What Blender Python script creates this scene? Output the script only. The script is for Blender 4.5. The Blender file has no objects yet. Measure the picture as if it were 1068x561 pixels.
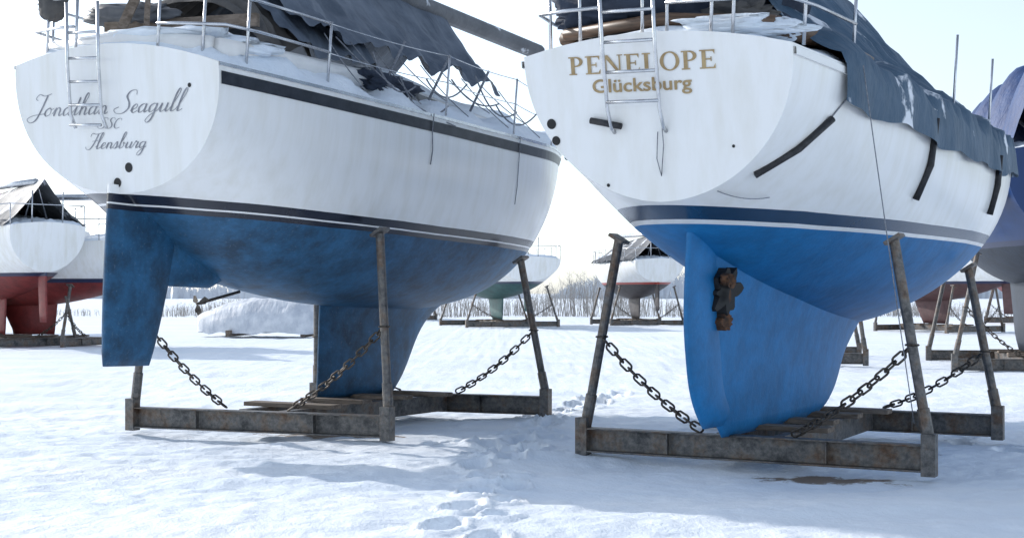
import bpy, math, random
import numpy as np
from mathutils import Vector, Matrix
random.seed(4); rng=np.random.RandomState(7)
scn=bpy.context.scene
scn.view_settings.view_transform='Standard'; scn.view_settings.look='None'; scn.view_settings.exposure=0
# ---------------------------------------------------------------- noise
LAT=rng.rand(256,256)
def vnoise(x,y,s,ox=0.,oy=0.):
    x=np.asarray(x,float)/s+ox+1000; y=np.asarray(y,float)/s+oy+1000
    xi=np.floor(x).astype(int); yi=np.floor(y).astype(int); fx=x-xi; fy=y-yi
    fx=fx*fx*(3-2*fx); fy=fy*fy*(3-2*fy)
    g=lambda a,b:LAT[a%256,b%256]
    return ((g(xi,yi)*(1-fx)+g(xi+1,yi)*fx)*(1-fy)+(g(xi,yi+1)*(1-fx)+g(xi+1,yi+1)*fx)*fy)*2-1
def crv(xs,ys):
    xs=np.array(xs,float); ys=np.array(ys,float); m=np.gradient(ys,xs)
    def f(x):
        x=np.clip(x,xs[0],xs[-1]); i=int(np.clip(np.searchsorted(xs,x)-1,0,len(xs)-2))
        h=xs[i+1]-xs[i]; t=(x-xs[i])/h
        return float((2*t**3-3*t*t+1)*ys[i]+(t**3-2*t*t+t)*h*m[i]+(-2*t**3+3*t*t)*ys[i+1]+(t**3-t*t)*h*m[i+1])
    return f
# ---------------------------------------------------------------- materials
def nmat(name):
    m=bpy.data.materials.new(name); m.use_nodes=True; nt=m.node_tree
    return m,nt,nt.nodes['Principled BSDF']
def N(nt,t,**k):
    n=nt.nodes.new(t)
    for a,b in k.items(): setattr(n,a,b)
    return n
def noise_n(nt,scale,detail=4,rough=.6,vec=None,stretch=None):
    tc=N(nt,'ShaderNodeTexCoord'); mp=N(nt,'ShaderNodeMapping')
    if stretch: mp.inputs['Scale'].default_value=stretch
    nt.links.new(tc.outputs['Object'],mp.inputs['Vector'])
    n=N(nt,'ShaderNodeTexNoise'); n.inputs['Scale'].default_value=scale; n.inputs['Detail'].default_value=detail; n.inputs['Roughness'].default_value=rough
    nt.links.new(mp.outputs['Vector'],n.inputs['Vector']); return n
def ramp(nt,src,stops,interp='LINEAR'):
    r=N(nt,'ShaderNodeValToRGB'); r.color_ramp.interpolation=interp
    e=r.color_ramp.elements
    e[0].position=stops[0][0]; e[0].color=(*stops[0][1],1); e[1].position=stops[1][0]; e[1].color=(*stops[1][1],1)
    for p,c in stops[2:]:
        q=e.new(p); q.color=(*c,1)
    nt.links.new(src,r.inputs['Fac']); return r
def mix(nt,fac,a,b,mode='MIX'):
    m=N(nt,'ShaderNodeMix',data_type='RGBA',blend_type=mode)
    if isinstance(fac,(int,float)): m.inputs[0].default_value=fac
    else: nt.links.new(fac,m.inputs[0])
    for i,v in ((6,a),(7,b)):
        if isinstance(v,tuple): m.inputs[i].default_value=(*v,1)
        else: nt.links.new(v,m.inputs[i])
    return m.outputs[2]
def bump(nt,bs,src,st,dist=.01):
    b=N(nt,'ShaderNodeBump'); b.inputs['Strength'].default_value=st; b.inputs['Distance'].default_value=dist
    nt.links.new(src,b.inputs['Height']); nt.links.new(b.outputs['Normal'],bs.inputs['Normal'])
def simple(name,c1,c2,scale=6,rough=.6,metal=0,bst=.2,bd=.01,stretch=None,lo=.35,hi=.65):
    m,nt,bs=nmat(name); n=noise_n(nt,scale,4,.65,stretch=stretch)
    r=ramp(nt,n.outputs['Fac'],[(lo,c1),(hi,c2)]); nt.links.new(r.outputs['Color'],bs.inputs['Base Color'])
    bs.inputs['Roughness'].default_value=rough; bs.inputs['Metallic'].default_value=metal
    if bst: bump(nt,bs,n.outputs['Fac'],bst,bd)
    return m
def hull_mat(name,stops,blue_z,topdirt=.12,rough_top=.25,af_var=.35):
    """stops: list of (z,colour) constant bands, z in metres 0..4"""
    m,nt,bs=nmat(name)
    tc=N(nt,'ShaderNodeTexCoord'); sp=N(nt,'ShaderNodeSeparateXYZ'); nt.links.new(tc.outputs['Object'],sp.inputs[0])
    wob=noise_n(nt,1.3,2); ma=N(nt,'ShaderNodeMath',operation='MULTIPLY_ADD'); ma.inputs[1].default_value=.012; nt.links.new(wob.outputs['Fac'],ma.inputs[0]); nt.links.new(sp.outputs['Z'],ma.inputs[2])
    dv=N(nt,'ShaderNodeMath',operation='DIVIDE'); dv.inputs[1].default_value=4; nt.links.new(ma.outputs[0],dv.inputs[0])
    st=[(z/4,c) for z,c in stops]
    r=ramp(nt,dv.outputs[0],st,'CONSTANT')
    r2=ramp(nt,dv.outputs[0],[(0,(1,1,1)),(blue_z/4,(0,0,0))],'CONSTANT')
    n1=noise_n(nt,3.0,6,.74); n2=noise_n(nt,1,4,.6,stretch=(7,7,.5)); n3=noise_n(nt,30,3,.7)
    d1=ramp(nt,n1.outputs['Fac'],[(.36,(1-af_var,)*3),(.64,(1+af_var*.5,)*3)])
    af=mix(nt,1.0,r.outputs['Color'],d1.outputs['Color'],'MULTIPLY')
    d3=ramp(nt,n3.outputs['Fac'],[(.60,(0,0,0)),(.74,(1,1,1))])
    sc=N(nt,'ShaderNodeMath',operation='MULTIPLY'); sc.inputs[1].default_value=.2*af_var*2; nt.links.new(d3.outputs['Color'],sc.inputs[0])
    af=mix(nt,sc.outputs[0],af,(.26,.36,.46))
    d2=ramp(nt,n2.outputs['Fac'],[(.42,(1,1,1)),(.8,(1-topdirt,1-topdirt*1.15,1-topdirt*1.6))])
    tp=mix(nt,1.0,r.outputs['Color'],d2.outputs['Color'],'MULTIPLY')
    c=mix(nt,r2.outputs['Color'],tp,af); nt.links.new(c,bs.inputs['Base Color'])
    mr=N(nt,'ShaderNodeMapRange'); mr.inputs['To Min'].default_value=rough_top; mr.inputs['To Max'].default_value=.58
    nt.links.new(r2.outputs['Color'],mr.inputs['Value']); nt.links.new(mr.outputs[0],bs.inputs['Roughness'])
    mm=N(nt,'ShaderNodeMath',operation='MULTIPLY'); nt.links.new(r2.outputs['Color'],mm.inputs[0]); nt.links.new(n1.outputs['Fac'],mm.inputs[1])
    bump(nt,bs,mm.outputs[0],.5,.02)
    return m
WHITE=(.84,.835,.82)
M={}
M['hullL']=hull_mat('gelcoat_and_blue_antifouling',[(0,(.013,.085,.18)),(2.19,(.012,.016,.03)),(2.235,(.8,.8,.8)),(2.265,(.012,.016,.03)),(2.33,WHITE)],2.19,.10,af_var=.55)
M['hullR']=hull_mat('gelcoat_and_bright_blue_antifouling',[(0,(.003,.155,.39)),(1.985,(.8,.8,.8)),(2.02,(.012,.045,.10)),(2.125,WHITE)],1.985,.09,af_var=.24)
M['white']=simple('white_gelcoat',(.78,.77,.75),(.84,.83,.81),4,.3,0,.02)
M['band']=simple('dark_rubbing_band',(.01,.013,.02),(.03,.035,.045),8,.35,0,.05)
M['steel']=simple('stainless_steel',(.5,.51,.53),(.66,.67,.69),9,.25,.9,.03)
M['rope']=simple('rope_grey',(.12,.13,.16),(.28,.29,.31),40,.8,0,.3)
M['rubber']=simple('black_foam_tube',(.008,.008,.01),(.03,.03,.034),20,.6,0,.2)
M['brown']=simple('varnished_wood',(.06,.035,.02),(.14,.08,.045),5,.45,0,.1,stretch=(1,8,8))
M['rust']=simple('rusty_fitting',(.02,.014,.012),(.16,.07,.03),14,.85,.1,.6,.02)
M['canvas']=simple('grey_brown_canvas',(.055,.055,.058),(.12,.11,.10),3,.85,0,.5,.04)
M['navy']=simple('navy_canvas',(.012,.02,.04),(.035,.05,.08),3,.8,0,.5,.04)
M['gold']=simple('gold_leaf_paint',(.30,.20,.09),(.44,.32,.16),14,.5,.0,.05)
M['ink']=simple('grey_script_paint',(.16,.165,.19),(.28,.29,.32),14,.5,.0,.05)
M['hole']=simple('dark_through_hull',(.004,.004,.005),(.012,.012,.012),10,.6)
M['chain']=simple('rusty_galvanised_chain',(.04,.03,.025),(.14,.12,.10),18,.6,.6,.2)
M['wood']=simple('weathered_timber',(.10,.075,.055),(.24,.19,.15),4,.85,0,.6,.01,stretch=(1,6,6))
M['glass']=simple('dark_window',(.01,.012,.015),(.02,.024,.03),3,.1,0,0)
def steelbeam():
    m,nt,bs=nmat('weathered_cradle_steel')
    n=noise_n(nt,4,6,.7); n2=noise_n(nt,22,4,.7)
    a=ramp(nt,n.outputs['Fac'],[(.34,(.06,.062,.065)),(.48,(.16,.16,.16)),(.56,(.17,.145,.125)),(.68,(.13,.075,.045))])
    b=ramp(nt,n2.outputs['Fac'],[(.3,(.5,.5,.5)),(.7,(1.3,1.22,1.15))])
    nt.links.new(mix(nt,1.0,a.outputs['Color'],b.outputs['Color'],'MULTIPLY'),bs.inputs['Base Color'])
    bs.inputs['Roughness'].default_value=.5; bs.inputs['Metallic'].default_value=.4
    bump(nt,bs,n2.outputs['Fac'],.4,.01); return m
M['beam']=steelbeam()
def tarp(name,c1,c2,snow=.0):
    m,nt,bs=nmat(name)
    n=noise_n(nt,2.2,5,.65); n2=noise_n(nt,1.2,4,.6,stretch=(1,5,2))
    r=ramp(nt,n.outputs['Fac'],[(.35,c1),(.65,c2)])
    col=r.outputs['Color']
    if snow:
        n3=noise_n(nt,1.3,6,.6); s=ramp(nt,n3.outputs['Fac'],[(.62-snow,(0,0,0)),(.66-snow,(1,1,1))])
        col=mix(nt,s.outputs['Color'],col,(.72,.75,.80))
    nt.links.new(col,bs.inputs['Base Color']); bs.inputs['Roughness'].default_value=.6
    bump(nt,bs,n2.outputs['Fac'],.8,.05); return m
M['tarpL']=tarp('grey_blue_tarpaulin',(.055,.075,.105),(.125,.15,.19),.0)
M['tarpR']=tarp('dark_blue_tarpaulin',(.022,.065,.115),(.06,.11,.17),.035)
M['tarpB']=tarp('bright_blue_tarpaulin',(.004,.030,.12),(.008,.05,.17))
M['tarpG']=tarp('grey_tarpaulin',(.07,.075,.085),(.14,.145,.155),.05)
M['tarpW']=tarp('white_tarpaulin',(.5,.54,.6),(.75,.78,.82))
def snowmat(name,dirt=False):
    m,nt,bs=nmat(name)
    n=noise_n(nt,2.6,5,.66); n2=noise_n(nt,24,4,.75); n3=noise_n(nt,.5,3,.6,stretch=(.35,1.6,1))
    r=ramp(nt,n3.outputs['Fac'],[(.35,(.79,.86,.94)),(.65,(.88,.92,.96))])
    col=r.outputs['Color']
    if dirt:
        tc=N(nt,'ShaderNodeTexCoord'); nn=noise_n(nt,3.5,6,.7)
        for (x,y,sx,sy) in [(2.55,11.35,.95,.40),(-1.9,14.9,1.3,.45),(3.3,12.9,.9,.5)]:
            mp=N(nt,'ShaderNodeMapping'); mp.vector_type='TEXTURE'
            mp.inputs['Location'].default_value=(x,y,0); mp.inputs['Scale'].default_value=(sx,sy,9); mp.inputs['Rotation'].default_value=(0,0,math.radians(-28))
            nt.links.new(tc.outputs['Object'],mp.inputs['Vector'])
            ln=N(nt,'ShaderNodeVectorMath',operation='LENGTH'); nt.links.new(mp.outputs['Vector'],ln.inputs[0])
            ad=N(nt,'ShaderNodeMath',operation='MULTIPLY_ADD'); ad.inputs[1].default_value=1.9; nt.links.new(nn.outputs['Fac'],ad.inputs[0]); nt.links.new(ln.outputs['Value'],ad.inputs[2])
            k=ramp(nt,ad.outputs[0],[(.88,(1,1,1)),(1.0,(0,0,0))])
            sc=N(nt,'ShaderNodeMath',operation='MULTIPLY'); sc.inputs[1].default_value=.62
            nt.links.new(ad.outputs[0],sc.inputs[0]); nt.links.new(sc.outputs[0],k.inputs['Fac'])
            col=mix(nt,k.outputs['Color'],col,(.24,.19,.15))
    nt.links.new(col,bs.inputs['Base Color']); bs.inputs['Roughness'].default_value=.7
    ad=N(nt,'ShaderNodeMath',operation='MULTIPLY_ADD'); ad.inputs[1].default_value=.30; nt.links.new(n2.outputs['Fac'],ad.inputs[0]); nt.links.new(n.outputs['Fac'],ad.inputs[2])
    bump(nt,bs,ad.outputs[0],.6,.07); return m
M['snow']=snowmat('snow'); M['ground']=snowmat('snow_ground',True)
# ---------------------------------------------------------------- mesh helpers
def mesh_obj(name,verts,faces,mat,parent=None,smooth=True,recalc=True):
    me=bpy.data.meshes.new(name); me.from_pydata([tuple(v) for v in verts],[],faces)
    if recalc:
        import bmesh
        bm=bmesh.new(); bm.from_mesh(me); bmesh.ops.recalc_face_normals(bm,faces=bm.faces); bm.to_mesh(me); bm.free()
    me.materials.append(mat)
    if smooth: me.polygons.foreach_set('use_smooth',[True]*len(me.polygons))
    o=bpy.data.objects.new(name,me); scn.collection.objects.link(o)
    if parent: o.parent=parent
    return o
class MB:
    def __init__(s): s.v=[]; s.f=[]
    def add(s,v,f):
        b=len(s.v); s.v+=[tuple(x) for x in v]; s.f+=[tuple(i+b for i in q) for q in f]
    def box(s,c,sz,rot=None,taper=1.0):
        x,y,z=[a/2 for a in sz]; R=rot or Matrix.Identity(3); c=Vector(c)
        p=[(-x,-y,-z),(x,-y,-z),(x,y,-z),(-x,y,-z),(-x*taper,-y*taper,z),(x*taper,-y*taper,z),(x*taper,y*taper,z),(-x*taper,y*taper,z)]
        s.add([c+R@Vector(q) for q in p],[(0,3,2,1),(4,5,6,7),(0,1,5,4),(1,2,6,5),(2,3,7,6),(3,0,4,7)])
    def bar(s,a,b,w,h,up=(0,0,1)):
        a=Vector(a); b=Vector(b); d=(b-a); L=d.length; d.normalize(); sd=d.cross(Vector(up)); 
        if sd.length<1e-4: sd=d.cross(Vector((0,1,0)))
        sd.normalize(); u=sd.cross(d)
        R=Matrix((sd,d,u)).transposed(); s.box((a+b)/2,(w,L,h),R)
    def tube(s,pts,r,n=8,closed=False,r2=None):
        pts=[Vector(p) for p in pts]; m=len(pts); rings=[]
        nrm=None
        for i,p in enumerate(pts):
            a=pts[(i-1)%m] if (closed or i>0) else p; b=pts[(i+1)%m] if (closed or i<m-1) else p
            d=(b-a).normalized()
            if nrm is None:
                nrm=d.cross(Vector((0,0,1)))
                if nrm.length<.1: nrm=d.cross(Vector((1,0,0)))
            nrm=(nrm-d*nrm.dot(d)).normalized(); bi=d.cross(nrm)
            rr=r if r2 is None else r+(r2-r)*i/(m-1)
            rings.append([p+(nrm*math.cos(2*math.pi*k/n)+bi*math.sin(2*math.pi*k/n))*rr for k in range(n)])
        v=[q for g in rings for q in g]; f=[]
        for i in range(m if closed else m-1):
            j=(i+1)%m
            for k in range(n): f.append((i*n+k,i*n+(k+1)%n,j*n+(k+1)%n,j*n+k))
        if not closed: f+= [tuple(range(n))[::-1],tuple((m-1)*n+k for k in range(n))]
        s.add(v,f)
    def cable(s,a,b,r,sag=.0,n=8,ring=6):
        a=Vector(a); b=Vector(b)
        s.tube([a.lerp(b,i/n)-Vector((0,0,sag*4*(i/n)*(1-i/n))) for i in range(n+1)],r,ring)
    def chain(s,a,b,sag=.05,pitch=.088):
        a=Vector(a); b=Vector(b); n=int((b-a).length*1.02/pitch)
        P=[a.lerp(b,i/n)-Vector((0,0,sag*4*(i/n)*(1-i/n))) for i in range(n+1)]
        hl=.062; hw=.034; wr=.0105
        for i in range(n):
            c=(P[i]+P[i+1])/2; d=(P[i+1]-P[i]).normalized(); sd=d.cross(Vector((0,0,1))).normalized(); up=sd.cross(d)
            ang=(math.pi/2 if i%2 else 0)+random.uniform(-.3,.3)+.4; w=sd*math.cos(ang)+up*math.sin(ang)
            pts=[]
            for k in range(12):
                t=2*math.pi*k/12; x=math.cos(t); y=math.sin(t)
                pts.append(c+d*(x*hw+(hl-hw)*(1 if x>=0 else -1))+w*(y*hw))
            s.tube(pts,wr,5,closed=True)
    def grid(s,P,nu,nv):
        f=[(i*nv+j,i*nv+j+1,(i+1)*nv+j+1,(i+1)*nv+j) for i in range(nu-1) for j in range(nv-1)]
        s.add(P,f)
    def obj(s,name,mat,parent=None,smooth=True,bevel=0):
        o=mesh_obj(name,s.v,s.f,mat,parent,smooth)
        if bevel:
            b=o.modifiers.new('bevel','BEVEL'); b.width=bevel; b.segments=2; b.limit_method='ANGLE'
        return o
def empty(name,loc=(0,0,0),rot=(0,0,0)):
    o=bpy.data.objects.new(name,None); scn.collection.objects.link(o); o.location=loc; o.rotation_euler=rot; o.empty_display_size=.3; return o
# ---------------------------------------------------------------- hull
class Hull:
    def __init__(s,L,B,zs,zb,n,m,rake,bow,tum=.03,camb=.1):
        s.L=L; s.B=B; s.zs=zs; s.zb=zb; s.n=n; s.m=m; s.rake=rake; s.bow=bow; s.tum=tum; s.camb=camb
    def y(s,t,u):
        q=min(1,max(0,(t-(s.L-3.5))/3.5))
        return t+s.rake*u*max(0,1-t/1.6)-s.bow*u*q*q
    def pt(s,t,u,side=1,off=0):
        u=min(1,max(0,u)); B=s.B(t); r=B*max(0,1-u**s.n(t))**(1/s.m(t))*(1-s.tum*(1-u)**2)
        zs=s.zs(t); return Vector((side*(r+off),s.y(t,u),zs-u*(zs-s.zb(t))))
    def at(s,t,z,side=1,off=0):
        zs=s.zs(t); return s.pt(t,(zs-z)/(zs-s.zb(t)),side,off)
    def build(s,parent,mat,deckmat,nt=70,nth=30):
        ts=[s.L*(i/(nt-1)) for i in range(nt)]; rows=[]
        for t in ts:
            n=s.n(t); half=[]
            for j in range(nth+1):
                th=math.pi/2*j/nth; half.append(s.pt(t,math.sin(th)**(2/n),1) if j<nth else Vector((0,s.y(t,1),s.zb(t))))
            rows.append(half+[Vector((-p.x,p.y,p.z)) for p in half[-2::-1]])
        w=len(rows[0]); mb=MB(); mb.grid([p for r in rows for p in r],nt,w); mb.obj('hull_shell',mat,parent)
        r0=rows[0]; B=abs(r0[0].x); top=[]
        for k in range(1,12):
            x=-B+2*B*k/12; c=s.camb*(1-(x/B)**2); H=s.zs(0)-s.zb(0); top.append(Vector((x,-s.rake*c/H,r0[0].z+c)))
        mesh_obj('transom',[*r0,*top],[tuple(range(len(r0)+len(top)))],mat,parent,False)
        nd=13; D=[]
        for i,t in enumerate(ts):
            B=rows[i][0].x
            for k in range(nd):
                x=-B+2*B*k/(nd-1); c=s.camb*(1-(x/max(B,.01))**2) if B>.01 else 0
                D.append(Vector((x,rows[i][0].y,rows[i][0].z+c*min(1,B))))
        mb=MB(); mb.grid(D,nt,nd); mb.obj('deck',deckmat,parent)
    def strip(s,name,parent,mat,d0,d1,off=.012,t0=0.0,t1=None,both=True):
        t1=t1 or s.L; mb=MB()
        for side in ((1,-1) if both else (1,)):
            P=[];n=60
            for i in range(n):
                t=t0+(t1-t0)*i/(n-1); zs=s.zs(t)
                for d,o in ((d0,-.01),(d0,off),(d1,off),(d1,-.01)): P.append(s.at(t,zs-d,side,o))
            mb.grid(P,n,4)
        return mb.obj(name,mat,parent,False)
    def snow(s,parent,t0,t1,h=.1,seed=0,inset=.03):
        n=110;m=31;P=[]
        for i in range(n):
            t=t0+(t1-t0)*i/(n-1); B=max(.02,s.pt(t,0).x-inset)
            for k in range(m):
                q=-1+2*k/(m-1); x=q*B; c=s.camb*(1-q*q)
                e=min(1,(1-abs(q))*7)**.5*min(1,(t-t0)*6+.0)**.5*min(1,(t1-t)*6)**.5
                z=s.zs(t)+c-.01+e*h*(.9+.7*float(vnoise(t,x,.45,seed))+.45*float(vnoise(t,x,.15,seed+9)))
                P.append((x,t,z))
        mb=MB(); mb.grid(P,n,m); mb.obj('snow_on_deck',M['snow'],parent)
def fin(name,parent,mat,za,zb_,ta,tf,w,nz=26,nx=36,flat=1.0,tail=.012):
    mb=MB(); P=[]
    for i in range(nz):
        q=i/(nz-1); z=za+(zb_-za)*q; a=ta(z); b=tf(z); ww=w(z); 
        e=min(1,(q*nz/2.2+.12))**.5
        ring=[]
        for k in range(nx+1):
            x=(1-math.cos(math.pi*k/nx))/2
            y=2.3*ww*e*(x**.55)*((1-x)**.8)*1.0+tail*x*e
            ring.append((y,b-(b-a)*x))
        for y,t in ring: P.append((y,t,z))
        for y,t in ring[-2:0:-1]: P.append((-y,t,z))
    nv=len(P)//nz; f=[(i*nv+j,i*nv+(j+1)%nv,(i+1)*nv+(j+1)%nv,(i+1)*nv+j) for i in range(nz-1) for j in range(nv)]
    f.append(tuple(range(nv)))
    mb.add(P,f); return mb.obj(name,mat,parent)
def disc(mb,T,x,s,r,n=14,d=.0):
    mb.add([T@Vector((x+r*math.cos(2*math.pi*k/n),s+r*math.sin(2*math.pi*k/n),.004+d)) for k in range(n)],[tuple(range(n))])
def transomT(H):
    phi=math.atan2(H.rake,H.zs(0)-H.zb(0))
    return Matrix.Translation((0,0,H.zs(0)))@Matrix.Rotation(math.pi/2+phi,4,'X')
def text(s,parent,T,x,y,size,mat,shear=0,name='lettering',width=None,off=0.,rot=0):
    c=bpy.data.curves.new(name,'FONT'); c.body=s; c.size=size; c.align_x='CENTER'; c.shear=shear; c.offset=off; c.extrude=.0015; c.space_character=1.0
    o=bpy.data.objects.new(name,c); scn.collection.objects.link(o); c.materials.append(mat)
    bpy.context.view_layer.update(); k=1
    if width: k=width/max(.01,o.dimensions.x)
    o.matrix_world=T@Matrix.Translation((x,y,.006))@Matrix.Rotation(rot,4,'Z')@Matrix.Diagonal((k,1,1,1))
    mw=o.matrix_world.copy(); o.parent=parent; o.matrix_parent_inverse=Matrix.Identity(4); o.matrix_basis=mw
    return o
SC={'o':([[(0,.1),(.12,.32),(.2,.4),(.08,.3),(.05,.12),(.15,0),(.28,.1),(.28,.3),(.2,.4),(.3,.33),(.4,.36)]],.4),
'n':([[(0,.1),(.1,.39),(.1,.2),(.08,0)],[(.09,.18),(.2,.4),(.3,.3),(.3,.08),(.36,0),(.44,.1)]],.44),
'a':([[(.31,.33),(.2,.4),(.06,.28),(.06,.08),(.14,0),(.26,.12),(.32,.4)],[(.32,.4),(.3,.1),(.35,0),(.44,.1)]],.44),
't':([[(0,.1),(.12,.4),(.17,.85)],[(.17,.85),(.12,.1),(.18,0),(.28,.1)],[(.0,.5),(.28,.54)]],.28),
'h':([[(0,.1),(.14,.5),(.23,.9),(.17,1.05),(.1,.8),(.08,0)],[(.08,.2),(.2,.4),(.28,.3),(.28,.08),(.33,0),(.42,.1)]],.42),
'e':([[(0,.1),(.2,.22),(.24,.34),(.16,.4),(.06,.26),(.07,.08),(.16,0),(.3,.1)]],.3),
'g':([[(.31,.33),(.2,.4),(.06,.28),(.06,.08),(.14,0),(.26,.12),(.32,.4)],[(.32,.4),(.28,-.25),(.16,-.48),(.04,-.38),(.16,-.14),(.44,.1)]],.44),
'u':([[(0,.1),(.08,.4),(.07,.1),(.14,0),(.26,.12),(.32,.4)],[(.32,.4),(.3,.1),(.35,0),(.44,.1)]],.44),
'l':([[(0,.1),(.14,.5),(.23,.9),(.17,1.05),(.1,.8),(.08,.12),(.14,0),(.27,.1)]],.27),
's':([[(0,.1),(.14,.44),(.2,.2),(.14,0),(.03,.04)],[(.14,0),(.3,.1)]],.3),
'b':([[(0,.1),(.14,.5),(.23,.9),(.17,1.05),(.1,.8),(.08,.1),(.16,0),(.28,.15),(.22,.38),(.28,.32),(.38,.3)]],.38),
'r':([[(0,.1),(.1,.46),(.13,.38),(.24,.38),(.2,.08),(.26,0),(.34,.1)]],.34),
'J':([[(.12,.78),(.0,.9),(.12,1.08),(.38,1.0),(.66,1.1)],[(.5,1.04),(.42,.4),(.3,-.15),(.08,-.3),(-.12,-.12),(.1,.05),(.58,.12)]],.58),
'S':([[(.66,.85),(.6,1.06),(.38,1.04),(.28,.8),(.45,.5),(.5,.22),(.33,0),(.05,.0),(-.1,.18),(.08,.3)]],.62),
'C':([[(.6,.8),(.55,1.),(.3,.95),(.12,.6),(.12,.2),(.3,0),(.58,.12)]],.6),
'F':([[(.0,.8),(.05,1.02),(.3,.96),(.68,1.06)],[(.42,.98),(.34,.4),(.2,.0),(.0,-.02),(-.1,.15)],[(.18,.5),(.52,.54)]],.5),' ':([],.34)}
def script(s,parent,T,xc,y,width,h,mat,name,shear=.5,rise=0,thick=1):
    tot=sum(SC[c][1] for c in s); k=width/tot; mb=MB(); X=xc-width/2; zz=.004
    for c in s:
        st,adv=SC[c]
        for pl in st:
            p=[Vector((a,b)) for a,b in pl]; fine=[]
            for i in range(len(p)-1):
                p0=p[max(0,i-1)];p1=p[i];p2=p[i+1];p3=p[min(len(p)-1,i+2)]
                for q in range(6):
                    t=q/6; fine.append(.5*((2*p1)+(p2-p0)*t+(2*p0-5*p1+4*p2-p3)*t*t+(3*p1-p0-3*p2+p3)*t**3))
            fine.append(p[-1]); W=[Vector((X+(f.x)*k+shear*f.y*h,y+f.y*h+rise*(X-xc+f.x*k))) for f in fine]
            P=[]
            for i,w_ in enumerate(W):
                d=(W[min(i+1,len(W)-1)]-W[max(i-1,0)])
                if d.length<1e-6: d=Vector((1,0))
                d.normalize(); th=h*thick*(.016+.045*max(0,-d.y)**1.3+.010*abs(d.y)); nr=Vector((-d.y,d.x))*th; zz+=.000003
                for q in (w_-nr,w_+nr): P.append(T@Vector((q.x,q.y,zz)))
            mb.grid(P,len(W),2)
        X+=adv*k
    return mb.obj(name,mat,parent,False)
def serif(word,parent,T,x0,y0,h,width,mat):
    mb=MB(); cnt=[0]; adv={'P':.72,'E':.74,'N':.92,'L':.7,'O':.9}; tot=sum(adv[c] for c in word); k=width/tot; x=x0
    def poly(pts):
        cnt[0]+=1; z=.005+.0004*(cnt[0]%9)
        mb.add([T@Vector((x+px*k,y0+py*h,z)) for px,py in pts],[tuple(range(len(pts)))])
    R=lambda a,b,c,d:poly([(a,c),(b,c),(b,d),(a,d)])
    def arc(cx,cy,rx,ry,ix,iy,a0,a1,n=14):
        for i in range(n):
            a=a0+(a1-a0)*i/n; b=a0+(a1-a0)*(i+1)/n
            mb.add([T@Vector((x+(cx+X*math.cos(t))*k,y0+(cy+Y*math.sin(t))*h,.005)) for X,Y,t in ((rx,ry,a),(rx,ry,b),(ix,iy,b),(ix,iy,a))],[(0,1,2,3)])
    for c in word:
        if c in 'PEL': R(.12,.28,.07,.93); R(.03,.37,0,.07); R(.03,.37,.93,1)
        if c=='P': arc(.34,.72,.30,.28,.15,.20,-math.pi/2,math.pi/2); R(.28,.36,.44,.51)
        if c in 'EL': R(.37,.66,0,.08); poly([(.58,.08),(.66,.08),(.66,.28)])
        if c=='E': R(.37,.64,.92,1); poly([(.56,.92),(.64,.74),(.64,.92)]); R(.28,.5,.47,.54); R(.47,.51,.38,.63)
        if c=='N':
            R(.13,.19,.05,.95); R(.03,.29,0,.05); poly([(.03,1),(.26,1),(.8,0),(.66,0),(.1,.95),(.03,.95)]); R(.72,.78,.1,.95); R(.64,.88,.95,1)
        if c=='O': arc(.45,.5,.40,.52,.25,.45,0,2*math.pi,28)
        x+=adv[c]*k
    mb.obj('name_lettering',mat,parent,False)
# ---------------------------------------------------------------- cradle
def cradle(loc,heading,f0,f1,r0,r1,posts,mids,bh=.22,name='boat_cradle'):
    E=empty(name,loc,(0,0,-math.radians(heading))); mb=MB(); wd=MB(); ch=MB()
    for a,b in ((f0,f1),(r0,r1)):
        a=Vector((*a,0)); b=Vector((*b,0)); d=(b-a).normalized(); nr=Vector((d.y,-d.x,0))
        z=bh/2+.02
        mb.bar(a+Vector((0,0,z)),b+Vector((0,0,z)),.02,bh-.03)
        for zz in (.028,bh+.012): mb.bar(a+nr*.02+Vector((0,0,zz)),b+nr*.02+Vector((0,0,zz)),.13,.015)
        for e in (a,b): mb.box(e+nr*.035+Vector((0,0,bh/2+.05)),(.115,.11,bh+.12)); 
        for q in (.27,.73): mb.bar(a.lerp(b,q)+nr*.05+Vector((0,0,.04)),a.lerp(b,q)+nr*.05+Vector((0,0,bh)),.012,.055,up=(0,1,0))
    fc=(Vector(f0)+Vector(f1))/2; rc=(Vector(r0)+Vector(r1))/2
    for dx in (-.26,.26):
        p=Vector((fc.x+dx,fc.y+.09,.14)); q=Vector((rc.x+dx,rc.y-.06,.14)); mb.bar(p,q,.10,.2)
    for t in (.18,.42,.66,.86):
        c=fc.lerp(rc,t); wd.box((c.x,c.y,.262),(.95+.2*math.sin(t*9),.2,.045))
    ends=[f0,f1,r0,r1]; crs=[fc,fc,rc,rc]
    for e,tp,mid,c in zip(ends,posts,mids,crs):
        e=Vector((*e,bh+.02)); tp=Vector(tp)
        e=e+Vector((0,0,-.05))
        mb.tube([e,e.lerp(tp,.5),tp],.043,12)
        mb.tube([e+Vector((0,0,.02)),e.lerp(tp,.2)],.052,12)
        mb.box(tp+Vector((0,0,.01)),(.15,.18,.03),Matrix.Rotation(-.55*(1 if tp.x>0 else -1),3,'Y'))
        if mid:
            s=e.lerp(tp,mid); k=-1 if tp.x>0 else 1
            g=Vector((c.x-k*.42,c.y,.27)); ch.chain(s,g,.07)
            ch.tube([s+Vector((.052*math.cos(a),.052*math.sin(a),0)) for a in [i*math.pi/5 for i in range(10)]],.009,5,True)
    o=mb.obj('steel_frame',M['beam'],E,False,.004)
    wd.obj('keel_planks',M['wood'],E,False,.005)
    if ch.v: ch.obj('chains',M['chain'],E)
    return E
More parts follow.
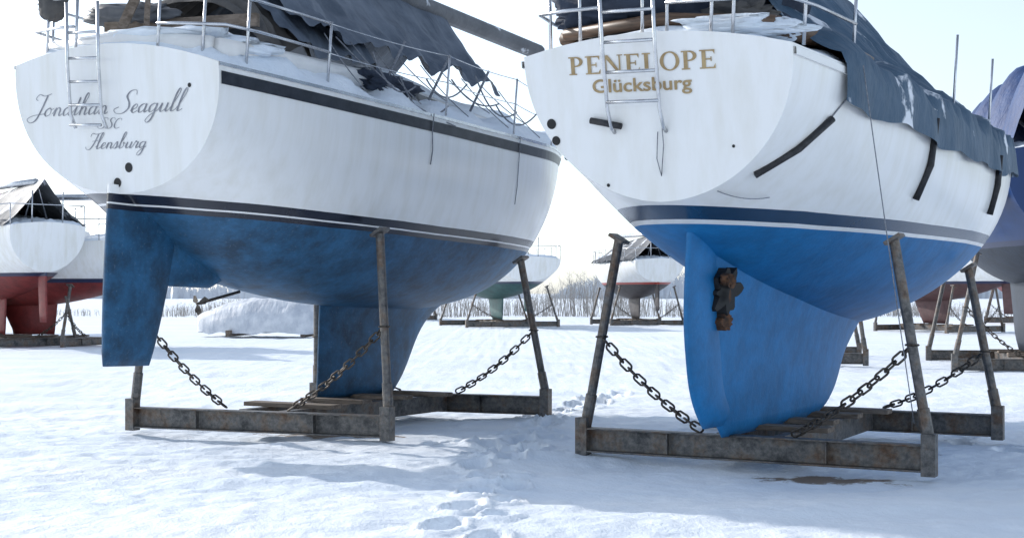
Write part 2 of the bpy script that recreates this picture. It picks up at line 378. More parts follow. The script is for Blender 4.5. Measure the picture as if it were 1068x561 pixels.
# ================================================================ LEFT BOAT
CL=(-3.62,12.52,0); HL=28
BL=empty('sailboat',(CL[0],CL[1],0.0),(math.radians(-1.7),math.radians(3.4),-math.radians(HL)))
off=Matrix.Rotation(-math.radians(HL),3,'Z')@Vector((-2.3*math.sin(math.radians(3.4))-.08,-2.3*math.sin(math.radians(1.7)),0))
BL.location.x+=off.x; BL.location.y+=off.y; BL.location.z=.03
hl=Hull(9.2,crv([0,1,2.5,4,5,6,7,8,8.7,9.2],[1.27,1.42,1.58,1.65,1.64,1.50,1.12,.62,.3,.02]),
        crv([0,3,5.5,7.5,9.2],[3.5,3.48,3.50,3.6,3.78]),
        crv([0,.5,1.0,1.6,2.5,4,5.6,6.8,8,8.8,9.2],[2.34,2.12,1.86,1.62,1.46,1.38,1.42,1.66,2.2,2.9,3.4]),
        crv([0,2,5,9.2],[2.3,2.6,2.7,1.7]),crv([0,2,5,9.2],[2.1,1.9,1.75,1.3]),.15,.6,.035,.18)
hl.build(BL,M['hullL'],M['white'])
hl.strip('rubbing_band',BL,M['band'],.075,.185,.008,.02)
hl.strip('toe_rail',BL,M['steel'],-.035,.03,.012,.0)
hl.snow(BL,.05,8.9,.12,1)
fin('keel',BL,M['hullL'],.34,1.62,crv([.3,1.6],[3.48,3.40]),crv([.3,.5,1.3,1.6],[4.95,5.15,5.75,6.2]),lambda z:.12+.03*(z-.3)+.35*max(0,(z-1.1)/.5)**3)
fin('rudder',BL,M['hullL'],.76,2.42,crv([.7,1.2,2.4],[.14,.10,.06]),crv([.7,.9,2.0,2.4],[.72,.78,1.0,1.06]),lambda z:.055+.02*(z-.7),tail=.02)
fin('skeg',BL,M['hullL'],1.52,2.2,crv([1.4,2.3],[.88,.88]),crv([1.4,1.7,2.3],[1.25,1.9,2.6]),lambda z:.06+.15*(z-1.4))
mb=MB(); mb.tube([(0,1.36,1.36),(0,2.0,1.5)],.016,8)
for k in range(3):
    a=k*2.094+.4; d=Vector((math.cos(a),0,math.sin(a))); s=Vector((-d.z,0,d.x)); c=Vector((0,1.38,1.365))
    mb.add([c+d*.02+s*.02,c+d*.08+s*.045+Vector((0,.02,0)),c+d*.12+Vector((0,.03,0)),c+d*.08-s*.035,c+d*.02-s*.02],[(0,1,2,3,4)])
mb.obj('propeller_and_shaft',M['chain'],BL)
T=transomT(hl)
script('Jonathan Seagull',BL,T,-.12,-.45,1.85,.19,M['ink'],'name_lettering',.5,.03,.72)
script('SSC',BL,T,-.06,-.58,.26,.09,M['ink'],'club_lettering',.4,.0,1.0)
script('Flensburg',BL,T,.02,-.76,.72,.14,M['ink'],'port_lettering',.5,.03,.85)
mb=MB(); disc(mb,T,.17,-.93,.045); disc(mb,T,.03,-1.07,.045); disc(mb,T,.9,-.2,.02)
mb.obj('exhaust_outlets',M['hole'],BL,False)
mb=MB()
for x in (-.44,-.06):
    mb.tube([T@Vector((x,.55,.10)),T@Vector((x,.0,.11)),T@Vector((x,-.45,.09)),T@Vector((x+.02,-.58,.05))],.016,8)
for s in (.28,.05,-.16,-.37,-.55): mb.tube([T@Vector((-.44,s,.1)),T@Vector((-.06,s,.1))],.014,8)
mb.obj('stern_ladder',M['steel'],BL)
mb=MB()
zt=4.12
rail=lambda z:[(1.3,1.5,z),(1.24,.5,z),(1.15,.15,z),(.7,.02,z),(.5,.0,z)]
for z in (zt,3.85):
    mb.tube(rail(z),.014,8); mb.tube([(-x,y,q) for x,y,q in rail(z)],.014,8)
for x,y in ((1.3,1.5),(1.2,.4),(.5,.02),(.95,.1)):
    for s in (1,-1): mb.tube([(s*x,y,zt+.02),(s*x*.99,y+.02,3.5)],.014,8)
TS=(3.3,4.8,6.2,7.4)
for t in TS:
    for s in (1,-1): mb.tube([(s*(hl.B(t)-.08),t,3.5),(s*(hl.B(t)-.08),t,4.14)],.012,8)
mb.obj('pushpit_and_stanchions',M['steel'],BL)
mb=MB()
for s in (1,-1):
    for z in (4.12,3.84):
        pts=[(s*1.3,1.5,z)]+[(s*(hl.B(t)-.08),t,z+.01) for t in TS]
        for a,b in zip(pts,pts[1:]): mb.cable(a,b,.005,.02)
mb.obj('lifelines',M['steel'],BL)
def house(parent,H,t0,t1,w0,w1,h0,h1,mat,name,windows=True,nsn=True):
    n=24;P=[]
    prof=[(1.04,0),(1.0,.35),(.97,.75),(.90,.96),(.6,1.03),(0,1.07)]
    prof=prof+[(-a,b) for a,b in prof[-2::-1]]
    for i in range(n):
        q=i/(n-1); t=t0+(t1-t0)*q; w=w0+(w1-w0)*q; h=(h0+(h1-h0)*q)
        for a,b in prof: P.append((a*w,t,H.zs(t)+b*h))
    mb=MB(); nv=len(prof); mb.grid(P,n,nv); mb.f.append(tuple(range(nv))); mb.f.append(tuple((n-1)*nv+k for k in range(nv)))
    mb.obj(name,mat,parent,False)
    if windows:
        mb=MB()
        for k in range(3):
            q0=.15+.25*k; q1=q0+.17
            for s in (1,-1):
                v=[]
                for q,b in ((q0,.45),(q1,.45),(q1,.8),(q0,.8)):
                    t=t0+(t1-t0)*q; w=w0+(w1-w0)*q; h=h0+(h1-h0)*q; a=1.0-.03*(b-.35)/.4
                    v.append((s*(a*w+.012),t,H.zs(t)+b*h))
                mb.add(v,[(0,1,2,3)])
        mb.obj(name+'_windows',M['glass'],parent,False)
    if nsn:
        P=[];n=50;m=15
        for i in range(n):
            q=i/(n-1); t=t0+(t1-t0)*q; w=(w0+(w1-w0)*q)*.93; h=(h0+(h1-h0)*q)
            for k in range(m):
                x=-1+2*k/(m-1); e=min(1,(1-abs(x))*5)**.5*min(1,q*12)**.5*min(1,(1-q)*12)**.5
                P.append((x*w,t,H.zs(t)+h*(1.05-.1*x*x)-.02+e*(.13+.07*float(vnoise(t,x,.5,3)))))
        mb=MB(); mb.grid(P,n,m); mb.obj(name+'_snow',M['snow'],parent)
house(BL,hl,2.9,6.8,1.05,.7,.42,.3,M['white'],'cabin_trunk')
mb=MB()
for s in (1,-1): mb.tube([(s*1.0,.25,3.66),(s*1.06,1.2,3.70),(s*1.08,2.9,3.76)],.10,10)
mb.tube([(-.95,.22,3.68),(0,.16,3.74),(.95,.22,3.68)],.09,10)
mb.obj('cockpit_coaming',M['white'],BL)
def lump(name,parent,c,sz,mat,seed,amp=.25,p=.6,sub=30):
    mb=MB();P=[]
    for i in range(sub):
        th=math.pi*i/(sub-1)
        for j in range(sub):
            ph=2*math.pi*j/sub
            x=math.sin(th)*math.cos(ph); y=math.sin(th)*math.sin(ph); z=math.cos(th)
            f=lambda v:math.copysign(abs(v)**p,v)
            cx,cy=math.cos(ph)*2,math.sin(ph)*2
            k=1+amp*float(vnoise(cx+seed,cy+th*2,.7))*math.sin(th)+amp*.5*float(vnoise(cx*3+seed,cy*3+th*5,.7))*math.sin(th)
            P.append((c[0]+f(x)*sz[0]*k,c[1]+f(y)*sz[1]*k,c[2]+f(z)*sz[2]*k))
    f=[(i*sub+j,i*sub+(j+1)%sub,(i+1)*sub+(j+1)%sub,(i+1)*sub+j) for i in range(sub-1) for j in range(sub)]
    mb.add(P,f); return mb.obj(name,mat,parent)
def tent(name,parent,mat,t0,t1,ridge,edge_r,edge_z,sag=.08,n=90,m=41,seed=0,scal=.05,flutter=.03,scn_n=5):
    P=[]
    for i in range(n):
        q=i/(n-1); t=t0+(t1-t0)*q; zr=ridge(t); er=edge_r(t); ez=edge_z(t)+scal*abs(math.sin(q*math.pi*scn_n))
        for k in range(m):
            x=-1+2*k/(m-1); a=abs(x); 
            z=zr+(ez-zr)*a-sag*4*a*(1-a)*(1+.5*math.sin(q*math.pi*scn_n*2))
            wr=flutter*(float(vnoise(t,x*2,.22,seed))+.8*math.sin(t*9+x*5+3*float(vnoise(t,x,.8,seed)))+.4*math.sin(t*23+x*3+4*float(vnoise(t,x,.5,seed+3))))*a
            P.append((x*er+wr*.6,t,z+wr))
    mb=MB(); mb.grid(P,n,m); return mb.obj(name,mat,parent)
tent('spray_hood',BL,M['canvas'],.95,1.75,lambda t:4.52-.25*(1.75-t)**2*1.6,lambda t:.92,lambda t:3.86,-.13,40,31,seed=8,scal=.0,flutter=.03)
tent('cockpit_cover',BL,M['tarpL'],1.35,2.9,lambda t:4.75,lambda t:1.02,lambda t:3.9,-.05,50,31,seed=5,scal=.03,flutter=.05)
lump('rolled_canvas',BL,(-.5,.7,4.1),(.5,.14,.11),M['tarpG'],8,.4,.9)
lump('snow_on_cockpit',BL,(.1,.7,3.74),(.95,.5,.16),M['snow'],11,.35,.8)
lump('outboard_bag',BL,(-.95,.15,4.2),(.13,.12,.26),M['canvas'],6,.15,.8)
mb=MB()
mb.bar((-.3,.3,3.7),(-.05,.5,4.6),.05,.09); mb.bar((.1,.3,3.7),(-.1,.5,4.6),.05,.09); mb.bar((-.7,.6,3.95),(.9,.9,4.05),.06,.12)
mb.obj('boom_crutch',M['wood'],BL,False)
tent('tarpaulin_tent',BL,M['tarpL'],1.5,5.6,lambda t:5.15,lambda t:1.05-.02*t,lambda t:4.08,.07,seed=2,scal=.09,flutter=.04)
mb=MB(); mb.tube([(0,1.2,5.12),(0,4,5.12),(.05,8.2,5.10)],.11,12); mb.obj('lowered_mast',M['tarpG'],BL)
mb=MB()
for i in range(9):
    t=1.8+i*.45; mb.cable((1.0,t,4.1),(hl.B(t)-.06,t+.12,3.55+.1*(i%2)),.006,.03)
mb.cable((1.0,2.0,4.1),(1.62,3.4,3.4),.007,.1)
t=4.9; mb.tube([hl.at(t,3.55,1,.02),hl.at(t,3.2,1,.012),hl.at(t+.02,2.9,1,.012),hl.at(t+.05,2.7,1,.012)],.005,5)
t=3.0; mb.tube([hl.at(t,3.55,1,.03),hl.at(t,3.3,1,.015),hl.at(t+.03,3.1,1,.012),hl.at(t+.02,2.95,1,.012)],.006,5)
mb.obj('tarp_lashings',M['rope'],BL)
mb=MB(); rr=random.Random(3)
for i in range(6):
    t=2.2+i*.5; x=1.42+.01*i; y1=t+rr.uniform(.5,.9)
    mb.cable((x-.1,t,4.0+rr.uniform(-.2,.12)),(x+.05,y1,3.62+rr.uniform(0,.3)),.009,rr.uniform(.1,.25),12)
for i in range(3):
    t=2.6+i*.9; mb.tube([(1.2,t,3.7),(1.3,t+.2,4.2)],.014,6)
mb.obj('hanging_ropes_and_poles',M['rope'],BL)
lump('bundled_cover',BL,(1.15,2.7,3.74),(.14,.5,.11),M['navy'],21,.4,.9)
cradle(CL,HL,(-1.5,1.91),(1.5,2.28),(-1.35,5.0),(1.73,5.33),
  [(-1.25,1.93,2.26),(1.40,2.27,2.05),(-1.35,5.0,1.98),(1.40,5.3,1.84)],[.48,.5,.4,.5])
# ================================================================ RIGHT BOAT
CR=(1.0,10.24,0); HR=29
BR=empty('sailboat',CR,(0,math.radians(1.8),-math.radians(HR)))
o2=Matrix.Rotation(-math.radians(HR),3,'Z')@Vector((-2.3*math.sin(math.radians(1.8)),0,0)); BR.location.x+=o2.x; BR.location.y+=o2.y
hr=Hull(10,crv([0,1,2.5,4,5.5,7,8.5,9.4,10],[1.10,1.28,1.46,1.55,1.57,1.44,1.03,.6,.02]),
        crv([0,2,5,8,10],[3.24,3.14,3.04,3.18,3.42]),
        crv([0,.5,1.2,2,3,4.5,6,7.5,9,9.6,10],[2.14,2.0,1.76,1.5,1.3,1.15,1.15,1.4,2.0,2.5,3.1]),
        crv([0,2,5,10],[2.0,2.3,2.6,1.7]),crv([0,1.5,5,10],[1.9,1.5,1.35,1.2]),.25,.8,.03,.13)
hr.build(BR,M['hullR'],M['white'])
hr.strip('rubbing_strake',BR,M['white'],.03,.08,.025,.0)
hr.snow(BR,.05,9.6,.07,5)
fin('long_keel',BR,M['hullR'],.23,1.85,crv([.2,.6,1.0,1.9],[1.75,1.36,1.24,1.15]),crv([.2,.35,.9,1.4,1.85],[4.35,4.75,5.4,6.3,7.6]),lambda z:.15+.07*(z-.2)+.42*max(0,(z-.75)/1.1)**2.2,nz=34,nx=44)
fin('rudder',BR,M['hullR'],.34,2.1,crv([.3,.6,1.0,2.1],[1.32,1.04,.88,.84]),crv([.3,.6,1.0,2.1],[2.1,1.75,1.6,1.5]),lambda z:.07,tail=.02)
def patch(name,mat,yc,zc,ry,rz,x0,seed):
    mb=MB(); n=40; v=[]
    for k in range(n):
        a=2*math.pi*k/n; q=1+.4*float(vnoise(math.cos(a)*2+seed,math.sin(a)*2,.6))+.2*float(vnoise(math.cos(a)*7+seed,math.sin(a)*7,.6))
        yy=yc+ry*q*math.cos(a); v.append((x0+(yy-yc)*.45,yy,zc+rz*q*math.sin(a)))
    v2=[(x-.14,y,z) for x,y,z in v]
    mb.add(v+v2,[tuple(range(n))]+[(k,(k+1)%n,n+(k+1)%n,n+k) for k in range(n)]); return mb.obj(name,mat,BR,False)
patch('propeller_aperture',M['hole'],1.34,1.47,.13,.17,.165,2)
patch('rust_stain',M['rust'],1.36,1.22,.055,.07,.15,5)
lump('propeller_hub',BR,(.16,1.30,1.57),(.05,.11,.05),M['rust'],7,.4,.95)
mb=MB()
for k in range(3):
    a=k*2.094+.3; c=Vector((.19,1.30,1.50)); d=Vector((.05,math.cos(a)*.9,math.sin(a))); s=Vector((.02,-d.z,d.y))
    mb.add([c,c+d*.04+s*.03,c+d*.09+s*.035,c+d*.13,c+d*.09-s*.025,c+d*.04-s*.02],[(0,1,2,3,4,5)])
mb.obj('propeller_blades',M['rust'],BR)
T=transomT(hr)
serif('PENELOPE',BR,T,-.69,-.155,.135,1.20,M['gold'])
text('Glücksburg',BR,T,-.10,-.295,.14,M['gold'],0,'port_lettering',.80,.002)
mb=MB(); disc(mb,T,-.87,-.52,.04); disc(mb,T,-.84,-.65,.036); disc(mb,T,.6,-.72,.012); disc(mb,T,-.42,-1.0,.014)
mb.obj('exhaust_outlets',M['hole'],BR,False)
mb=MB(); 
for x in (-.34,.08):
    mb.tube([T@Vector((x,.6,.10)),T@Vector((x,.0,.12)),T@Vector((x,-.42,.10)),T@Vector((x,-.56,.05)),T@Vector((x,-.6,.0))],.015,8)
for s in (.3,.08,-.14,-.36): mb.tube([T@Vector((-.34,s,.11)),T@Vector((.08,s,.11))],.013,8)
mb.obj('stern_ladder',M['steel'],BR)
mb=MB(); mb.tube([T@Vector((-.52,-.50,.03)),T@Vector((-.27,-.55,.03))],.025,10)
mb.tube([hr.at(.16,2.34,1,.03),hr.at(.4,2.54,1,.03),hr.at(.66,2.78,1,.03)],.028,10)
mb.tube([hr.at(2.76,3.0,1,.03),hr.at(2.76,2.6,1,.03),hr.at(2.72,2.3,1,.03)],.03,10)
mb.tube([hr.at(5.3,2.9,1,.03),hr.at(5.3,2.6,1,.03),hr.at(5.27,2.3,1,.03)],.032,10)
mb.tube([hr.at(1.2,2.95,-1,.05),hr.at(.9,2.55,-1,.05)],.04,10)
mb.obj('chafe_tubes',M['rubber'],BR)
mb=MB()
mb.tube([hr.at(.66,2.78,1,.012),hr.at(.85,2.95,1,.012),hr.at(.95,3.1,1,.04)],.006,5)
mb.tube([T@Vector((.02,-.6,.02)),T@Vector((.0,-.8,.02)),T@Vector((.03,-.93,.02)),T@Vector((.06,-.7,.02)),T@Vector((.05,-.2,.03))],.004,5)
mb.cable(hr.at(.9,3.2,1,.1),(1.55,1.94,.45),.005,.02)
mb.cable(hr.at(.05,2.22,1,.02),hr.at(.6,2.2,1,.03),.004,.03)
mb.obj('mooring_lines',M['rope'],BR)
mb=MB(); zt=3.88
rail=lambda z:[(1.15,1.3,z),(1.08,.5,z),(1.0,.12,z),(.75,.03,z),(.1,.0,z)]
for z in (zt,3.58):
    mb.tube(rail(z),.014,8); mb.tube([(-x,y,q) for x,y,q in rail(z)[:-1]]+[(-.45,0,z)],.014,8)
for x,y in ((1.15,1.3),(1.05,.35),(.62,.02),(.1,.02),(.45,.02)):
    for s in (1,-1): mb.tube([(s*x,y,zt+.02),(s*x*.98,y+.03,3.28)],.014,8)
for t in (3.6,5.1): mb.tube([((hr.B(t)-.1),t,3.05),((hr.B(t)-.08),t,3.85)],.012,8)
mb.obj('pushpit_and_stanchions',M['steel'],BR)
mb=MB()
for s in (1,-1): mb.tube([(s*.85,.3,3.42),(s*.95,1.2,3.44),(s*.97,2.9,3.44)],.07,10)
mb.tube([(-.85,.27,3.44),(0,.2,3.5),(.85,.27,3.44)],.05,10)
mb.obj('wooden_coaming',M['brown'],BR)
lump('dark_cockpit_cover',BR,(-.15,.95,3.68),(.85,.55,.30),M['navy'],3,.4,.8)
lump('tan_bundle',BR,(.5,.55,3.56),(.25,.18,.10),M['canvas'],13,.4,.9)
lump('dark_bundle',BR,(-.6,.5,3.66),(.35,.25,.2),M['navy'],15,.4,.8)
lump('snow_on_cockpit',BR,(.5,.4,3.42),(.5,.3,.09),M['snow'],14,.3,.8)
house(BR,hr,2.6,6.6,.95,.7,.4,.3,M['white'],'cabin_trunk',False,False)
P=[];n=130;xs=[0,.06,.12,.19,.25,.32,.4,.47,.55,.63,.7,.76,.82,.87,.92,.98,1.02,1.04,1.045,1.05]
full=[-x for x in xs[:0:-1]]+xs
for i in range(n):
    q=i/(n-1); t=.75+(8.6-.75)*q; zs=hr.zs(t); B=hr.pt(t,0).x+.03; rz=4.55 if t<5.3 else 4.55-(t-5.3)*.32
    for x in full:
        a=abs(x)
        if a<=.98:
            k=a/.98; z=rz+(zs+.09-rz)*k-.16*math.sin(math.pi*k)*(1+.3*math.sin(t*4.2))
            w=.04*(float(vnoise(t,x*3,.25,4))+.6*math.sin(t*7+x*6+2*float(vnoise(t,x,.7,2)))+.5*math.sin(t*17+x*4+3*float(vnoise(t,x,.4,5))))*min(1,k*3)
            P.append((x*B+w*.4,t,z+w))
        else:
            idx=xs.index(a)-15
            d=(.03 if idx==1 else idx*.075)+.025*math.sin(t*5)+.045*float(vnoise(t,0,.3,6))*idx/4
            w=.025*(1+math.sin(t*8+2*float(vnoise(t,a,.5,8))))*idx/4
            pp=hr.at(t,zs-d,1,.035+w); P.append((math.copysign(pp.x,x),t,zs-d))
mb=MB(); mb.grid(P,n,len(full)); mb.obj('tarpaulin_tent',M['tarpR'],BR)
cradle(CR,HR,(-1.46,1.94),(1.62,1.93),(-1.5,5.1),(1.6,5.1),
  [(-1.12,1.94,1.93),(1.33,1.94,1.88),(-1.27,5.1,1.72),(1.31,5.1,1.70)],[.5,.5,.45,.45])
# ================================================================ BACKGROUND BOATS
def bgboat(loc,hd,L,B,afc,cover=None,stripe=(.02,.03,.08),zw=2.0,deck=3.1,top=WHITE,house_=True,edge=None,rail_=True,rz=1.25,sag=.1):
    E=empty('sailboat',loc,(0,0,-math.radians(hd)))
    m=hull_mat('background_hull_paint',[(0,afc),(zw,stripe),(zw+.1,top)],zw,.15,.4)
    h=Hull(L,crv([0,L*.25,L*.5,L*.8,L*.93,L],[B*.34,B*.46,B*.5,B*.34,B*.17,.02]),crv([0,L*.5,L],[deck,deck-.08,deck+.35]),
      crv([0,L*.15,L*.35,L*.6,L*.85,L*.96,L],[zw+.1,zw-.25,zw-.6,zw-.6,zw-.1,zw+.5,deck]),crv([0,L],[2.2,1.8]),crv([0,L],[1.8,1.3]),.2,.6)
    h.build(E,m,M['white'],40,18); h.snow(E,.1,L*.96,.12,7)
    fin('keel',E,m,.3,zw-.3,crv([.3,2],[L*.36,L*.34]),crv([.3,2],[L*.5,L*.6]),lambda z:.13,nz=10,nx=16)
    fin('rudder',E,m,.7,zw+.1,crv([.3,2],[.1,.15]),crv([.3,2],[.6,.75]),lambda z:.06,nz=8,nx=12)
    if house_: house(E,h,L*.3,L*.72,B*.3,B*.22,.4,.3,M['white'],'cabin_trunk')
    if rail_:
        mb=MB()
        for s in (1,-1):
            pts=[(s*(h.B(t)-.06),t,deck+.55) for t in np.linspace(.05,L*.95,9)]; mb.tube(pts,.015,5)
            for p in pts: mb.tube([p,(p[0],p[1],h.zs(p[1]))],.015,5)
        mb.tube([(h.B(0)-.06,.05,deck+.55),(-h.B(0)+.06,.05,deck+.55)],.015,5)
        for s in (-.4,.4): mb.tube([(s,.05,deck+.9),(s,.1,deck)],.02,5)
        mb.tube([(0,L*.1,deck+1.2),(0,L*.75,deck+1.3)],.09,8)
        for y in (L*.1,L*.75): mb.tube([(-.3,y,deck+.2),(0,y,deck+1.3),(.3,y,deck+.2)],.025,5)
        mb.obj('railings_and_mast',M['steel'],E)
    if cover: tent('cover',E,cover,L*.03,L*.85,lambda t:deck+rz-.05*t,lambda t:h.B(t)*1.04,edge or (lambda t:deck-.02),sag,60,25,flutter=.05)
    b=B*.5
    cradle(loc,hd,(-b,L*.22),(b,L*.22),(-b,L*.62),(b,L*.62),[(-b*.75,L*.22,zw-.1),(b*.75,L*.22,zw-.1),(-b*.75,L*.62,zw-.15),(b*.75,L*.62,zw-.15)],[.5,.5,0,0])
    return E
RED=(.20,.026,.024)
bgboat((-12.0,36,0),-38,9.5,3.0,RED,M['tarpG'],zw=1.9,deck=3.2)
bgboat((-9.6,38,0),-72,9.5,3.0,RED,None,zw=1.75,deck=2.9)
bgboat((-19,47,0),-20,9.5,3.1,(.03,.06,.14),M['tarpW'],zw=2.0,deck=3.3)
bgboat((.75,58,0),-20,9.5,4.2,(.03,.10,.10),None,zw=1.85,deck=2.9)
bgboat((6.5,61,0),-12,8.5,3.4,(.04,.035,.04),M['tarpG'],stripe=(.4,.05,.035),zw=1.85,deck=2.9,house_=False)
bgboat((9.5,23.5,0),10,10,3.3,(.015,.025,.045),M['tarpB'],zw=2.3,deck=3.9,house_=False,edge=lambda t:2.9,rail_=False,top=(.006,.035,.13),rz=1.7,sag=-.75)
bgboat((24,66,0),20,9,3,RED,None,zw=1.9,deck=3.0)
bgboat((18.2,50,0),-30,9,3,(.09,.04,.04),M['tarpG'],zw=1.8,deck=2.9)
bgboat((-4.5,74,0),-30,9,3,(.03,.05,.1),M['tarpG'],zw=1.8,deck=2.9)
cradle((5.6,28.5,0),12,(-1.9,0),(1.6,0),(-1.7,3.6),(1.6,3.6),[(-1.75,0,1.95),(1.35,0,1.95),(-1.4,3.6,1.9),(1.3,3.6,1.9)],[.5,.5,0,0])
E=empty('covered_dinghy',(-8.0,47,0),(0,0,-math.radians(-75)))
P=[];n=36;m=21
for i in range(n):
    q=i/(n-1); w=.95*math.sin(math.pi*min(1,(.25+q*.75)))**.6+.02; h=1.2*(math.sin(math.pi*(.12+.82*q)))**.5
    for k in range(m):
        a=math.pi*k/(m-1); P.append((w*math.cos(a)*1.05,-2.9+5.8*q,.12+h*abs(math.sin(a))**.75+.06*float(vnoise(q*5,k*.4,.4))))
mb=MB(); mb.grid(P,n,m); mb.obj('cover',M['tarpW'],E)
mb=MB(); 
for y in (-1.4,1.3): mb.box((0,y,.12),(1.9,.16,.2))
mb.obj('trestles',M['wood'],E,False,.01)
# ================================================================ SNOW GROUND
def axis(core0,core1,step,far0,far1,g=1.09):
    c=list(np.arange(core0,core1+1e-6,step)); a=[];x=core1;s=step
    while x<far1: s*=g; x+=s; a.append(x)
    b=[];x=core0;s=step
    while x>far0: s*=g; x-=s; b.append(x)
    return np.array(b[::-1]+c+a)
xs=axis(-7.0,7.0,.033,-3500,3500); ys=axis(6.4,17.0,.033,-300,5000,1.06)
X,Y=np.meshgrid(xs,ys)
wx=X*.9+Y*.35; wy=-X*.35+Y*.95
D=np.sqrt(X**2+Y**2); fade=np.clip(1-(D-60)/200,0,1)
Z=(.05*vnoise(X,Y,4.5)+.035*vnoise(wx/2.4,wy,.9,3,5)+.020*vnoise(wx/2.2,wy,.33,7,1)+.011*vnoise(X,Y,.16,9,4)+.006*vnoise(X,Y,.08,2,8))*fade-.02
r=vnoise(wx/3.2,wy,.55,11,3); Z+=.024*np.clip(r*4,-.2,.8)*np.clip(vnoise(X,Y,3,5,5)+.6,0,1)*fade
prints=[]
def trail(pts,step=.36,side=.12,dep=1.0):
    pts=[Vector(p) for p in pts]; k=0
    for a,b in zip(pts,pts[1:]):
        L=(b-a).length; d=(b-a).normalized(); nr=Vector((d.y,-d.x)); m=max(1,int(L/step))
        for i in range(m):
            p=a+d*(L*i/m); s=1 if k%2 else -1; k+=1
            prints.append((p.x+nr.x*side*s+random.uniform(-.04,.04),p.y+nr.y*side*s+random.uniform(-.05,.05),math.atan2(d.x,d.y)+random.uniform(-.25,.25),dep*random.uniform(.8,1.1)))
trail([(-.35,6.6),(-.22,8.9),(-.1,11),(-.2,13.2),(.5,16.5),(1.6,21)],.40,.14,2.0)
trail([(-.2,12.0),(.25,14.2),(.4,17)],.42,.14,1.6)
trail([(5.4,9.0),(4.9,12),(4.4,16)],.5,.12,1.0)
trail([(-.6,13.5),(-.2,13.6),(.3,13.1),(.1,12.4)],.3,.14,1.5)
for (px,py,a,dp) in prints:
    msk=(np.abs(X-px)<.45)&(np.abs(Y-py)<.55)
    dx=X[msk]-px; dy=Y[msk]-py; u=(dx*math.cos(a)-dy*math.sin(a))/.098; v=(dx*math.sin(a)+dy*math.cos(a))/.19
    rr_=np.sqrt(u*u+v*v)+.22*vnoise(dx+px,dy+py,.08)
    Z[msk]+=-.085*dp/(1+np.exp((rr_-1)*8))+.02*dp*np.exp(-((rr_-1.35)/.3)**2)
for (cx,cy) in ((2.0,11.9),(-2.6,14.4),(3.6,14.6),(-1.1,17.2)):
    d=np.sqrt(((X-cx)*.7)**2+((Y-cy)*1.2)**2); Z-=.03*np.exp(-(d/1.6)**2)
nx=len(xs); ny=len(ys); me=bpy.data.meshes.new('snow_ground')
me.vertices.add(nx*ny); me.vertices.foreach_set('co',np.stack([X,Y,Z],-1).astype(np.float32).ravel())
I=np.arange(nx*ny).reshape(ny,nx); q=np.stack([I[:-1,:-1],I[:-1,1:],I[1:,1:],I[1:,:-1]],-1).reshape(-1,4)
me.loops.add(q.size); me.loops.foreach_set('vertex_index',q.ravel().astype(np.int32))
me.polygons.add(len(q)); me.polygons.foreach_set('loop_start',np.arange(0,q.size,4,dtype=np.int32)); me.polygons.foreach_set('use_smooth',np.ones(len(q),bool))
me.update(calc_edges=True); me.validate(); me.materials.append(M['ground'])
g=bpy.data.objects.new('snow_ground',me); scn.collection.objects.link(g)
# ================================================================ BUSHES / TREE LINE
def brush(name,n,yr,xr,hf,mat,w=.03,lo=.4):
    v=[];f=[]
    for i in range(n):
        x=random.uniform(*xr); y=random.uniform(*yr); h=hf(x)*random.uniform(.5,1.1)
        if h<lo: continue
        bx,by=x,y; lx=random.uniform(-.25,.25); ly=random.uniform(-.2,.2); b=len(v)
        v+= [(bx-w,by,-.1),(bx+w,by,-.1),(bx+lx*h*.5+w*.7,by+ly*h*.5,h*.55),(bx+lx*h*.5-w*.7,by+ly*h*.5,h*.55),(bx+lx*h*1.1,by+ly*h,h)]
        f+= [(b,b+1,b+2,b+3),(b+3,b+2,b+4)]
        for k in range(5):
            q=random.uniform(.3,.9); sx=bx+lx*h*q; sz=h*q; ex=sx+random.uniform(-.4,.4)*h*.6; ez=sz+random.uniform(.1,.3)*h; b=len(v)
            v+=[(sx,by,sz-w*.6),(sx,by,sz+w*.6),(ex,by+random.uniform(-.3,.3),ez)]; f.append((b,b+1,b+2))
    return mesh_obj(name,v,f,mat,None,False,False)
M['twig']=simple('hazy_bare_twigs',(.27,.25,.23),(.46,.43,.40),.4,.9,0,0)  # paled tones: atmospheric haze is put into the twig colour
M['far']=simple('hazy_distant_wood',(.48,.51,.56),(.58,.61,.65),.05,1,0,0)
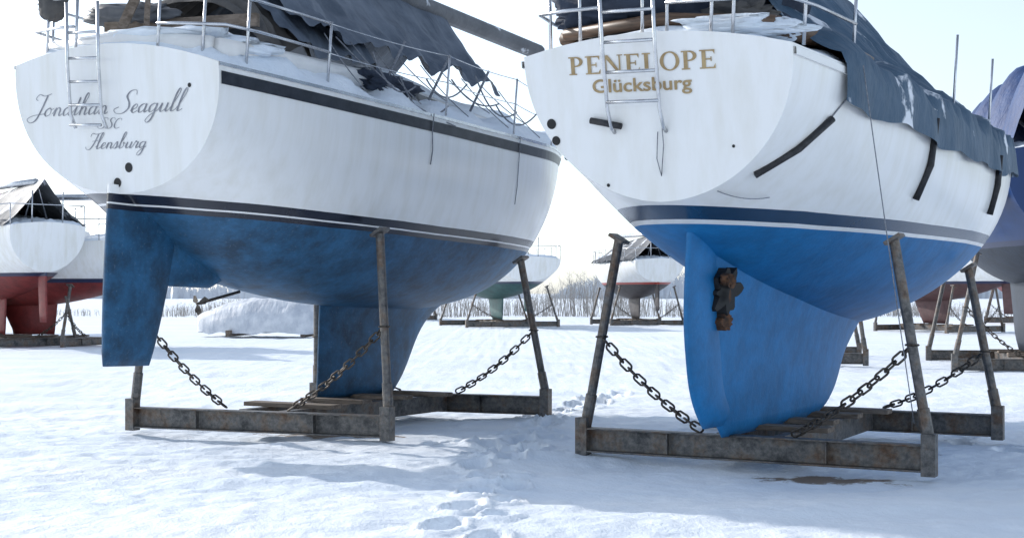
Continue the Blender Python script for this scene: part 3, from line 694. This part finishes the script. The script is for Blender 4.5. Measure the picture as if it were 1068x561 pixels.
hb=lambda x:.35+.7*float(vnoise(x,0,9,3))+.5*float(vnoise(x,0,2.5,6))+(2.6*math.exp(-((x-4.5)/3.0)**2))+1.2*math.exp(-((x+6)/4)**2)
brush('bushes',3600,(86,94),(-45,48),lambda x:max(.3,hb(x)),M['twig'],.018)
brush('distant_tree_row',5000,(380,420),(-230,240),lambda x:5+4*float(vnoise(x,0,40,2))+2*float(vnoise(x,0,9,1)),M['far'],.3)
# ================================================================ LIGHT / SKY / CAMERA
AZ=-54; EL=26
w=bpy.data.worlds.new('World'); scn.world=w; w.use_nodes=True; nt=w.node_tree; bg=nt.nodes['Background']
sk=nt.nodes.new('ShaderNodeTexSky'); sk.sky_type='NISHITA'; sk.sun_disc=False; sk.sun_elevation=math.radians(EL); sk.sun_rotation=math.radians(AZ%360)
sk.air_density=1.0; sk.dust_density=1.0; sk.ozone_density=1.5
hs=nt.nodes.new('ShaderNodeHueSaturation'); hs.inputs['Saturation'].default_value=.45; hs.inputs['Value'].default_value=1.5
tint=nt.nodes.new('ShaderNodeMix'); tint.data_type='RGBA'; tint.blend_type='MULTIPLY'; tint.inputs[0].default_value=1; tint.inputs[7].default_value=(.93,1.0,1.08,1)
nt.links.new(sk.outputs[0],hs.inputs['Color']); nt.links.new(hs.outputs[0],tint.inputs[6]); nt.links.new(tint.outputs[2],bg.inputs[0]); bg.inputs[1].default_value=.15
sd=Vector((math.sin(math.radians(AZ))*math.cos(math.radians(EL)),math.cos(math.radians(AZ))*math.cos(math.radians(EL)),math.sin(math.radians(EL))))
l=bpy.data.lights.new('sun','SUN'); l.energy=3.5; l.angle=math.radians(1.0); l.color=(1,.95,.89)
lo=bpy.data.objects.new('sun',l); scn.collection.objects.link(lo); lo.rotation_euler=sd.to_track_quat('Z','Y').to_euler(); lo.location=sd*60
cam=bpy.data.cameras.new('camera'); co=bpy.data.objects.new('camera',cam); scn.collection.objects.link(co)
co.location=(0,0,1.45); co.rotation_euler=(math.pi/2,0,0); cam.sensor_width=36; cam.lens=36*1450/1068; cam.shift_y=.0239; cam.clip_end=9000; cam.clip_start=.05
scn.camera=co
